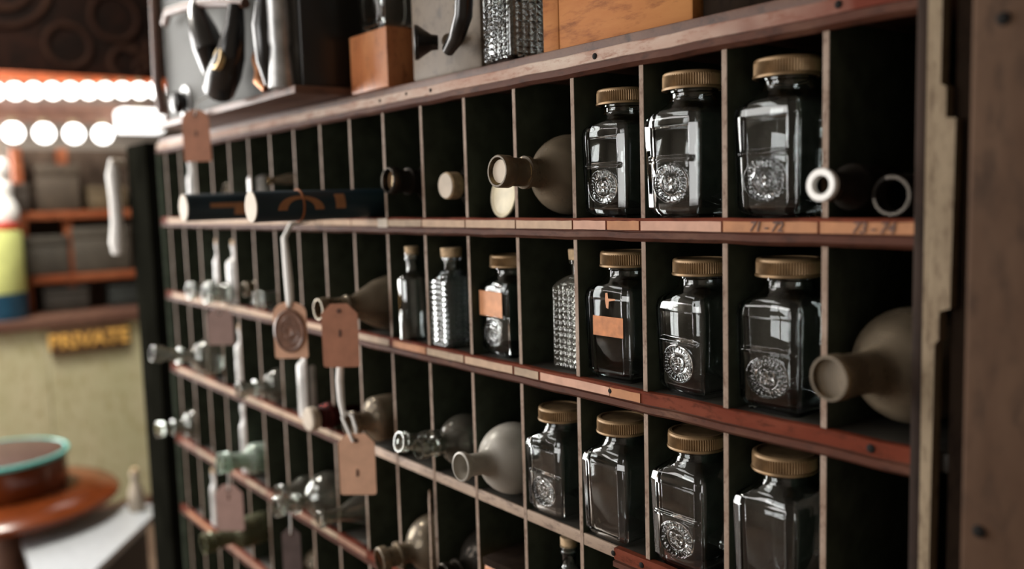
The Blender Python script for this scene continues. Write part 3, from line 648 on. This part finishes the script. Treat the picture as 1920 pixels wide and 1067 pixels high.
bm = bmesh.new(); add_tube(bm, [(-.004, -.002, .034), (-.012, .0, .052), (-.022, .012, .066), (-.020, .022, .072), (-.008, .014, .068), (.0, .004, .052), (.0, .003, .036)], .0022, 8); finish(bm, 'loop', M_cloth, tt)
bm = bmesh.new(); add_tube(bm, [(-.020, .014, .066), (-.023, .015, .09), (-.024, .016, .12), (-.022, .018, .15)], [.003, .005, .0055, .005], 10); finish(bm, 'cloth_ribbon', M_cloth, tt)
hang_tag('pink clipped tag hanging from the pale green bottle', (-1.237, -.060, .7960), .054, .092, TAG['pink'], YW, .016, 'clip', [(0, -.001, .036), (0, .003, .055), (0, .006, .075)], .022)
hang_tag('dim dark tag hanging below the clear bulb flask', (-.975, -.05, .788), .032, .080, TAG['dim'], YW, .010, 'clip', [(0, -.001, .03), (0, .003, .06), (.0, .004, .075)])
# white strap outside the cabinet
t = thing('hanging_strap', 'long white cloth strap hanging from a peg on the blackened post', 'strap', (-1.955, -.03, 1.49))
tube('peg', M_cream, [(0, .008, .0), (0, -.022, .002)], .009, 14, t)
bm = bmesh.new(); add_tube(bm, [(-.002, -.016, .010), (-.006, -.018, -.03), (0, -.018, -.09), (.002, -.018, -.15), (-.006, -.018, -.20), (-.010, -.018, -.228)], [.008, .016, .014, .015, .020, .014], 14)
finish(bm, 'strap', M_cloth, t)

# ------------------------------------------------------------------ on top of the cabinet
ZP = 1.5352
# old wall telephone case
t = thing('telephone_case', 'grey enamelled telephone case with black fittings and a wooden base', 'telephone', (-1.14, .05, ZP))
box('base_plank', M_rail, -.345, .335, -.128, .13, 0, .012, .002, t)
box('case', M_enamel, -.32, .305, -.110, .12, .0122, .46, .012, t)
box('side_plate', M_black, .3055, .316, -.106, .12, .0122, .46, .003, t)
tube('handset', M_black, [(.010, -.150, .185), (.025, -.154, .160), (.065, -.160, .125), (.090, -.160, .095), (.078, -.152, .062), (.066, -.146, .050)], [.010, .018, .024, .026, .018, .010], 16, t)
hn = tube('horn', M_black, [(.180, -.148, .150), (.180, -.152, .115), (.174, -.158, .075), (.148, -.160, .050), (.110, -.156, .030)], [.012, .016, .022, .027, .026], 18, t)
b = bmesh.new(); add_lathe(b, [(.012, 0), (.0175, 0), (.018, .009), (.012, .009), (.012, 0)], 20, Matrix.Translation((.171, -.172, .066)) @ Matrix.Rotation(R(75), 4, 'X')); finish(b, 'brass_band', M_brass, hn)
tube('receiver', M_black, [(.270, -.128, .21), (.270, -.132, .15), (.266, -.136, .105), (.263, -.134, .055), (.256, -.128, .022)], [.015, .018, .022, .020, .012], 18, t)
tube('metal_column', M_chrome, [(.287, -.126, .0125), (.287, -.126, .045), (.286, -.126, .07), (.286, -.126, .08), (.286, -.126, .45)], [.020, .017, .015, .017, .016], 18, t)
tube('cord', M_copper, [(.200, -.120, .090), (.210, -.130, .065), (.222, -.128, .045), (.226, -.134, .030), (.236, -.128, .018)], [.006, .010, .012, .011, .009], 10, t)
tube('hook_arm', M_rail, [(-.235, -.128, .195), (-.16, -.145, .20), (.0, -.150, .185), (.12, -.148, .165), (.20, -.140, .150)], .008, 10, t)
tube('side_lever', M_chrome, [(.150, -.118, .205), (.152, -.138, .175), (.155, -.140, .135)], [.012, .014, .010], 12, t)
for x, z, r in ((-.195, .040, .020), (.20, .20, .016), (.228, .118, .012)):
    b = bmesh.new(); add_lathe(b, [(0, 0), (r*.6, 0), (r*.6, .010), (r, .012), (r, .024), (r*.7, .028), (0, .028)], 22, Matrix.Translation((x, -.110, z)) @ Matrix.Rotation(R(90), 4, 'X')); k = finish(b, 'knob', M_black, t)
    b = bmesh.new(); add_lathe(b, [(r*1.1, 0), (r*1.6, 0), (r*1.6, .004), (r*1.1, .005), (r*1.1, 0)], 24, Matrix.Translation((x, -.1095, z)) @ Matrix.Rotation(R(90), 4, 'X')); finish(b, 'knob_ring', M_chrome, k)
tube('edge_cable', M_rail, [(-.325, -.118, .03), (-.328, -.122, .09), (-.318, -.124, .14), (-.322, -.120, .26), (-.32, -.118, .44)], .009, 10, t)
# small block with a jar on it
o = box('wooden_block', M_orange2, -.792, -.684, .006, .085, ZP, ZP+.083, .002); tag(o, 'small red-brown wooden block under a clear glass jar', 'block')
t = thing('glass_jar', 'clear square glass jar standing on the small wooden block', 'jar', (-.728, .046, ZP+.0832), (0, 0, R(-6)))
c = jar_mesh('glass_body', relief_plain, M_clear, 24); c.parent = t; c.scale = (1.25, 1.25, 1.3)
# stained tan box with a black hook handset
t = thing('intercom_box', 'stained tan metal box with a black curved handset', 'box', (-.55, .12, ZP))
box('case', M_plate, -.092, .068, -.10, .08, 0, .36, .006, t)
tube('handset_arm', M_black, [(.078, -.132, .36), (.088, -.135, .22), (.090, -.136, .10), (.084, -.136, .056), (.068, -.135, .034), (.044, -.132, .022)], [.010, .010, .011, .011, .010, .008], 14, t)
DM = Vector((-.50, -.86, 0)).to_track_quat('Z', 'Y').to_matrix().to_4x4()
b = bmesh.new(); add_lathe(b, [(0, 0), (.009, 0), (.010, .008), (.0165, .018), (.0215, .025), (.0215, .029), (.018, .028), (0, .020)], 28, Matrix.Translation((.016, -.128, .036)) @ DM); finish(b, 'mouthpiece', M_black, t)
tube('bracket', M_plate, [(.017, -.1005, .040), (.022, -.118, .038), (.040, -.128, .036)], .0075, 12, t)
# ribbed jar and long orange box
t = thing('ribbed_jar', 'tall square jar with a raised grid, between tan box and orange wooden box', 'jar', (-.4340, .040, ZP), (0, 0, R(-4)))
c = ribbed_mesh('glass_body', .0310, .150, .016, M_clear, .0098, .0028, .0072); c.parent = t
t = thing('wooden_box', 'long orange varnished wooden box on top of the cabinet', 'box', (-.21, .09, ZP), (0, 0, R(-1)))
box('body', M_orange, -.158, .060, -.066, .10, 0, .14, .003, t)
box('end_board', M_orange, -.160, -.132, -.0675, .1015, -.0, .141, .003, t)
o = box('wooden_box', M_recess, -.146, -.052, .030, .19, ZP, ZP+.13, .003); tag(o, 'added dark box in place of the shaded end of the long orange one', 'box')  # made-up box: its dark colour stands for shade on the orange box's end
t = thing('glass_jar', 'clear glass jar base at the upper picture edge behind the top rail', 'jar', (-.018, .075, ZP))
lathe_part('glass_body', [(0, .004), (.026, .002), (.030, 0), (.032, .004), (.032, .07), (.022, .085), (.022, .1)], M_clear, t, t=.003)

# ------------------------------------------------------------------ far end of the room
# dark carved canopy with bulbs
cn = thing('carved_canopy', 'dark carved wooden canopy hung over two rows of lit bulbs', 'canopy', (-3.9, .3, 1.93))
M_carve = worn('dark_carved_wood', (.007, .004, .003), (.014, .006, .004), (.003, .002, .002), (1, 1, 1), 9, .8, .45, .6, spec=.05)
box('board', M_carve, -.09, .02, -1.2, .80, .035, .70, .01, cn)
box('edge_moulding', plain('red_orange_moulding', (.40, .09, .03), .5), -.09, .04, -1.2, .80, .0, .034, .008, cn)
box('lower_board', M_rail, -.09, -.02, -1.2, .80, -.17, -.085, .004, cn)
bm = bmesh.new()
for cy, cz, rr in ((-.27, .42, .20), (-.27, .42, .13), (.18, .30, .10), (.22, .10, .07), (-.02, .16, .09)):
    add_tube(bm, [(.022, cy+rr*math.cos(2*math.pi*i/28), cz+rr*math.sin(2*math.pi*i/28)) for i in range(28)], .014, 8, True)
for k in range(5): a = 2*math.pi*k/5; add_tube(bm, [(.024, .30, .13), (.03, .30+.05*math.cos(a), .13+.05*math.sin(a)), (.024, .30+.09*math.cos(a+.3), .13+.09*math.sin(a+.3))], [.012, .016, .006], 8)
finish(bm, 'carving', worn('lit_carving', (.014, .006, .004), (.022, .010, .006), (.008, .004, .003), (1, 1, 1), 10, .8, spec=.05), cn)
M_bulb = plain('lit_bulb', (.9, .9, .9), .3, noise=0, emit=(1, .97, .93), es=6)
M_sock = plain('bulb_socket', (.25, .2, .12), .4, .6)
def bulb(label, y, z, r):
    t = thing('light_bulb', label, 'bulb', (-3.855, y, z), (0, 0, 0), 'lit bulbs under the canopy')
    b = bmesh.new(); add_lathe(b, [(0, -r)]+[(r*math.cos(R(a)), r*math.sin(R(a))) for a in range(-75, 61, 15)]+[(r*.42, r*.95), (0, r*.96)], 20); finish(b, 'globe', M_bulb, t)
    b = bmesh.new(); add_lathe(b, [(r*.44, r*.9), (r*.44, r*1.5), (0, r*1.52)], 16); finish(b, 'socket', M_sock, t); return t
for k in range(12): bulb('small round lit bulb in the upper row under the canopy edge', -.16+k*.072, 1.868+.004*k, .033)
for k in range(6): bulb('larger round lit bulb in the lower row under the canopy', -.20+k*.118, 1.707, .040)
t = thing('lamp_box', 'white glowing box lamp hanging beside the lower bulb row', 'lamp', (-3.84, .548, 1.72))
box('shade', plain('lit_lamp_shade', (.9, .9, .9), .5, noise=0, emit=(1, .98, .95), es=2.6), -.06, .06, -.092, .092, -.003, .098, .012, t); box('bracket', M_sock, -.012, .012, -.012, .012, .099, .125, .002, t)
# shelving with boxes
sh = thing('wall_shelving', 'brown wooden wall shelving with orange-red shelf boards', 'shelving', (-3.98, .35, .9255))
M_orshelf = worn('orange_red_shelf', (.19, .048, .018), (.25, .085, .038), (.10, .026, .01), (1, .4, 1), 8, .7, spec=.1)
box('back_board', worn('brown_grey_board', (.05, .034, .024), (.07, .048, .034), (.03, .02, .014), (1, 1, .4), 7, .8, spec=.1), -.018, .0, -.32, 1.1, .0, .72, .002, sh)
for z in (.13, .41): box('shelf_board', M_orshelf, .0, .10, -.28, 1.1, z, z+.035, .003, sh)
for y in (-.30, -.12): box('upright', M_orshelf, .0, .08, y-.018, y+.018, 0, .72, .003, sh)
BX = [(.02, .12, 1.3755, .15, .12, (.20, .15, .11)), (.20, .17, 1.3755, .12, .20, (.24, .17, .11)), (.40, .16, 1.3755, .14, .10, (.34, .23, .11)), (.57, .12, 1.3755, .10, .16, (.26, .18, .12)), (.12, .20, 1.0955, .15, .17, (.20, .17, .13)), (.36, .24, 1.0955, .12, .20, (.22, .18, .13)), (.20, .18, .9305, .10, .10, (.10, .08, .06)), (.46, .16, .9305, .10, .09, (.05, .06, .05))]
BL = ['brown box on the upper shelf nearest the window', 'tall brown box on the upper shelf, second from the window', 'flat ochre box in the middle of the upper shelf', 'tan box on the upper shelf farthest from the window',
      'grey-brown box on the lower shelf nearest the window', 'tall grey-brown box on the lower shelf beside another', 'dark brown box on the rail below the shelves', 'blackish green box on the rail above the PRIVATE sign']
for (y, w, z, d, h, c), l in zip(BX, BL):
    t = thing('storage_box', l, 'box', (-3.93, y, z)); t['group'] = 'boxes on the wall shelving'
    m = plain('box_board', tuple(v*.26 for v in c), .7); hl = h*.25; box('body', m, -.045, .04, -w/2, w/2, 0, h-hl, .003, t); box('lid', m, -.048, .043, -w/2-.003, w/2+.003, h-hl+.0005, h, .003, t)
# yellow-green canister, white post lamp at the window
t = thing('tin_canister', 'yellow-green tin canister with red lid and blue base', 'canister', (-3.84, -.075, .9255))
b = bmesh.new(); add_lathe(b, [(0, 0), (.112, 0), (.112, .11), (0, .11)], 32); finish(b, 'blue_base', plain('blue_tin', (.01, .05, .09), .4), t)
b = bmesh.new(); add_lathe(b, [(0, .1105), (.108, .1105), (.110, .12), (.110, .36), (.1, .375), (0, .376)], 32); finish(b, 'body', plain('yellow_green_tin', (.58, .62, .22), .4, noise=.2, nscale=6), t)
b = bmesh.new(); add_lathe(b, [(0, .3765), (.104, .3765), (.104, .395), (.095, .40), (0, .40)], 32); finish(b, 'lid', plain('red_tin', (.60, .05, .02), .4), t)
t = thing('turned_lamp', 'white turned glass lamp standing on the canister lid before the window', 'lamp', (-3.82, -.025, 1.3260))
b = bmesh.new(); add_lathe(b, smooth_prof([(0, 0), (.045, 0), (.055, .03), (.05, .07), (.03, .11), (.036, .15), (.03, .17), (.018, .18), (0, .18)], 1), 24); finish(b, 'base', M_white, t)
b = bmesh.new(); add_lathe(b, [(.012, .1795), (.028, .195), (.034, .225), (.028, .255), (.012, .27), (0, .272)], 24); finish(b, 'globe', M_white, t)
# PRIVATE sign
t = thing('sign', 'small wooden sign reading PRIVATE in gold letters on the green wall', 'sign', (-3.7415, .243, .812))
box('board', plain('dark_sign_board', (.09, .045, .02), .5), 0, .02, -.153, .153, -.055, .058, .004, t)
text_mesh('PRIVATE', 'lettering', plain('gold_letter', (.75, .42, .10), .45, noise=.1), .088, t, (.0215, 0, .001), (R(90), 0, R(90)), 0, .001, .0025)
# round wooden turntable stand with glass-topped drum, white enamel counter
t = thing('round_table', 'round varnished wooden table top carrying a drum with a teal glass rim', 'table', (-2.85, -.235, 0))
M_mahog = plain('mahogany_varnish', (.14, .030, .007), .2, noise=.3, nscale=7)
b = bmesh.new(); add_lathe(b, [(0, .400), (.26, .400), (.325, .408), (.345, .424), (.345, .434), (.333, .446), (.25, .462), (.20, .470), (0, .471)], 72); finish(b, 'table_top', M_mahog, t)
b = bmesh.new(); add_lathe(b, [(0, .4715), (.188, .4715), (.192, .478), (.190, .568), (.185, .574), (0, .574)], 64); finish(b, 'drum', M_mahog, t)
b = bmesh.new(); add_lathe(b, [(0, .5745), (.195, .5745), (.200, .577), (.200, .587), (.197, .590), (.190, .590), (.188, .585), (0, .584)], 64); r = finish(b, 'glass_rim', plain('teal_glass_edge', (.12, .42, .38), .12, noise=.05), t)
b = bmesh.new(); add_lathe(b, [(0, .5845), (.186, .5845), (.186, .588), (0, .589)], 64); finish(b, 'disc', plain('dark_disc', (.06, .03, .028), .2), t)
b = bmesh.new(); add_lathe(b, [(0, .0005), (.10, .0005), (.10, .03), (.06, .05), (.05, .3985), (0, .3995)], 32); finish(b, 'pedestal', M_rail, t)
def add_slab(bm, poly, z0, z1):
    n = len(poly); a = [bm.verts.new((x, y, z0)) for x, y in poly]; b = [bm.verts.new((x, y, z1)) for x, y in poly]
    bm.faces.new(a[::-1]); bm.faces.new(b)
    for i in range(n): bm.faces.new((a[i], a[(i+1) % n], b[(i+1) % n], b[i]))
CP = [(-2.70, -.215), (-2.60, -.232), (-2.34, -.25), (-1.98, -.335), (-1.92, -.31), (-2.21, -.107), (-2.55, .145), (-2.60, .172), (-2.66, .18), (-2.72, .12), (-2.74, -.05)]
t = thing('counter', 'white enamel counter top on a black cabinet, beside the round varnished table', 'counter', (-2.35, -.10, 0))
loc = [(x+2.35, y+.10) for x, y in CP]
bm = bmesh.new(); add_slab(bm, loc, .346, .370); bmesh.ops.bevel(bm, geom=bm.edges[:], offset=.006, segments=2, affect='EDGES')
finish(bm, 'counter_top', plain('white_enamel', (.40, .42, .44), .18, noise=.05), t)
bm = bmesh.new(); add_slab(bm, [(x*.90-.0, y*.84) for x, y in loc], .0005, .3455); finish(bm, 'cabinet_body', plain('black_cabinet', (.012, .012, .012), .5), t, smooth=False)
t = thing('ceramic_bottle', 'small pale bottle standing on the white counter behind the round table', 'bottle', (-2.635, .118, .3705))
b = bmesh.new(); add_lathe(b, [(0, 0), (.024, 0), (.026, .004), (.025, .06), (.016, .085), (.012, .10), (.012, .118), (.015, .12), (.015, .128), (0, .129)], 28); finish(b, 'body', M_cream, t)
b = bmesh.new(); add_lathe(b, [(0, .1295), (.010, .1295), (.011, .142), (0, .143)], 20); finish(b, 'stopper', M_cork, t)
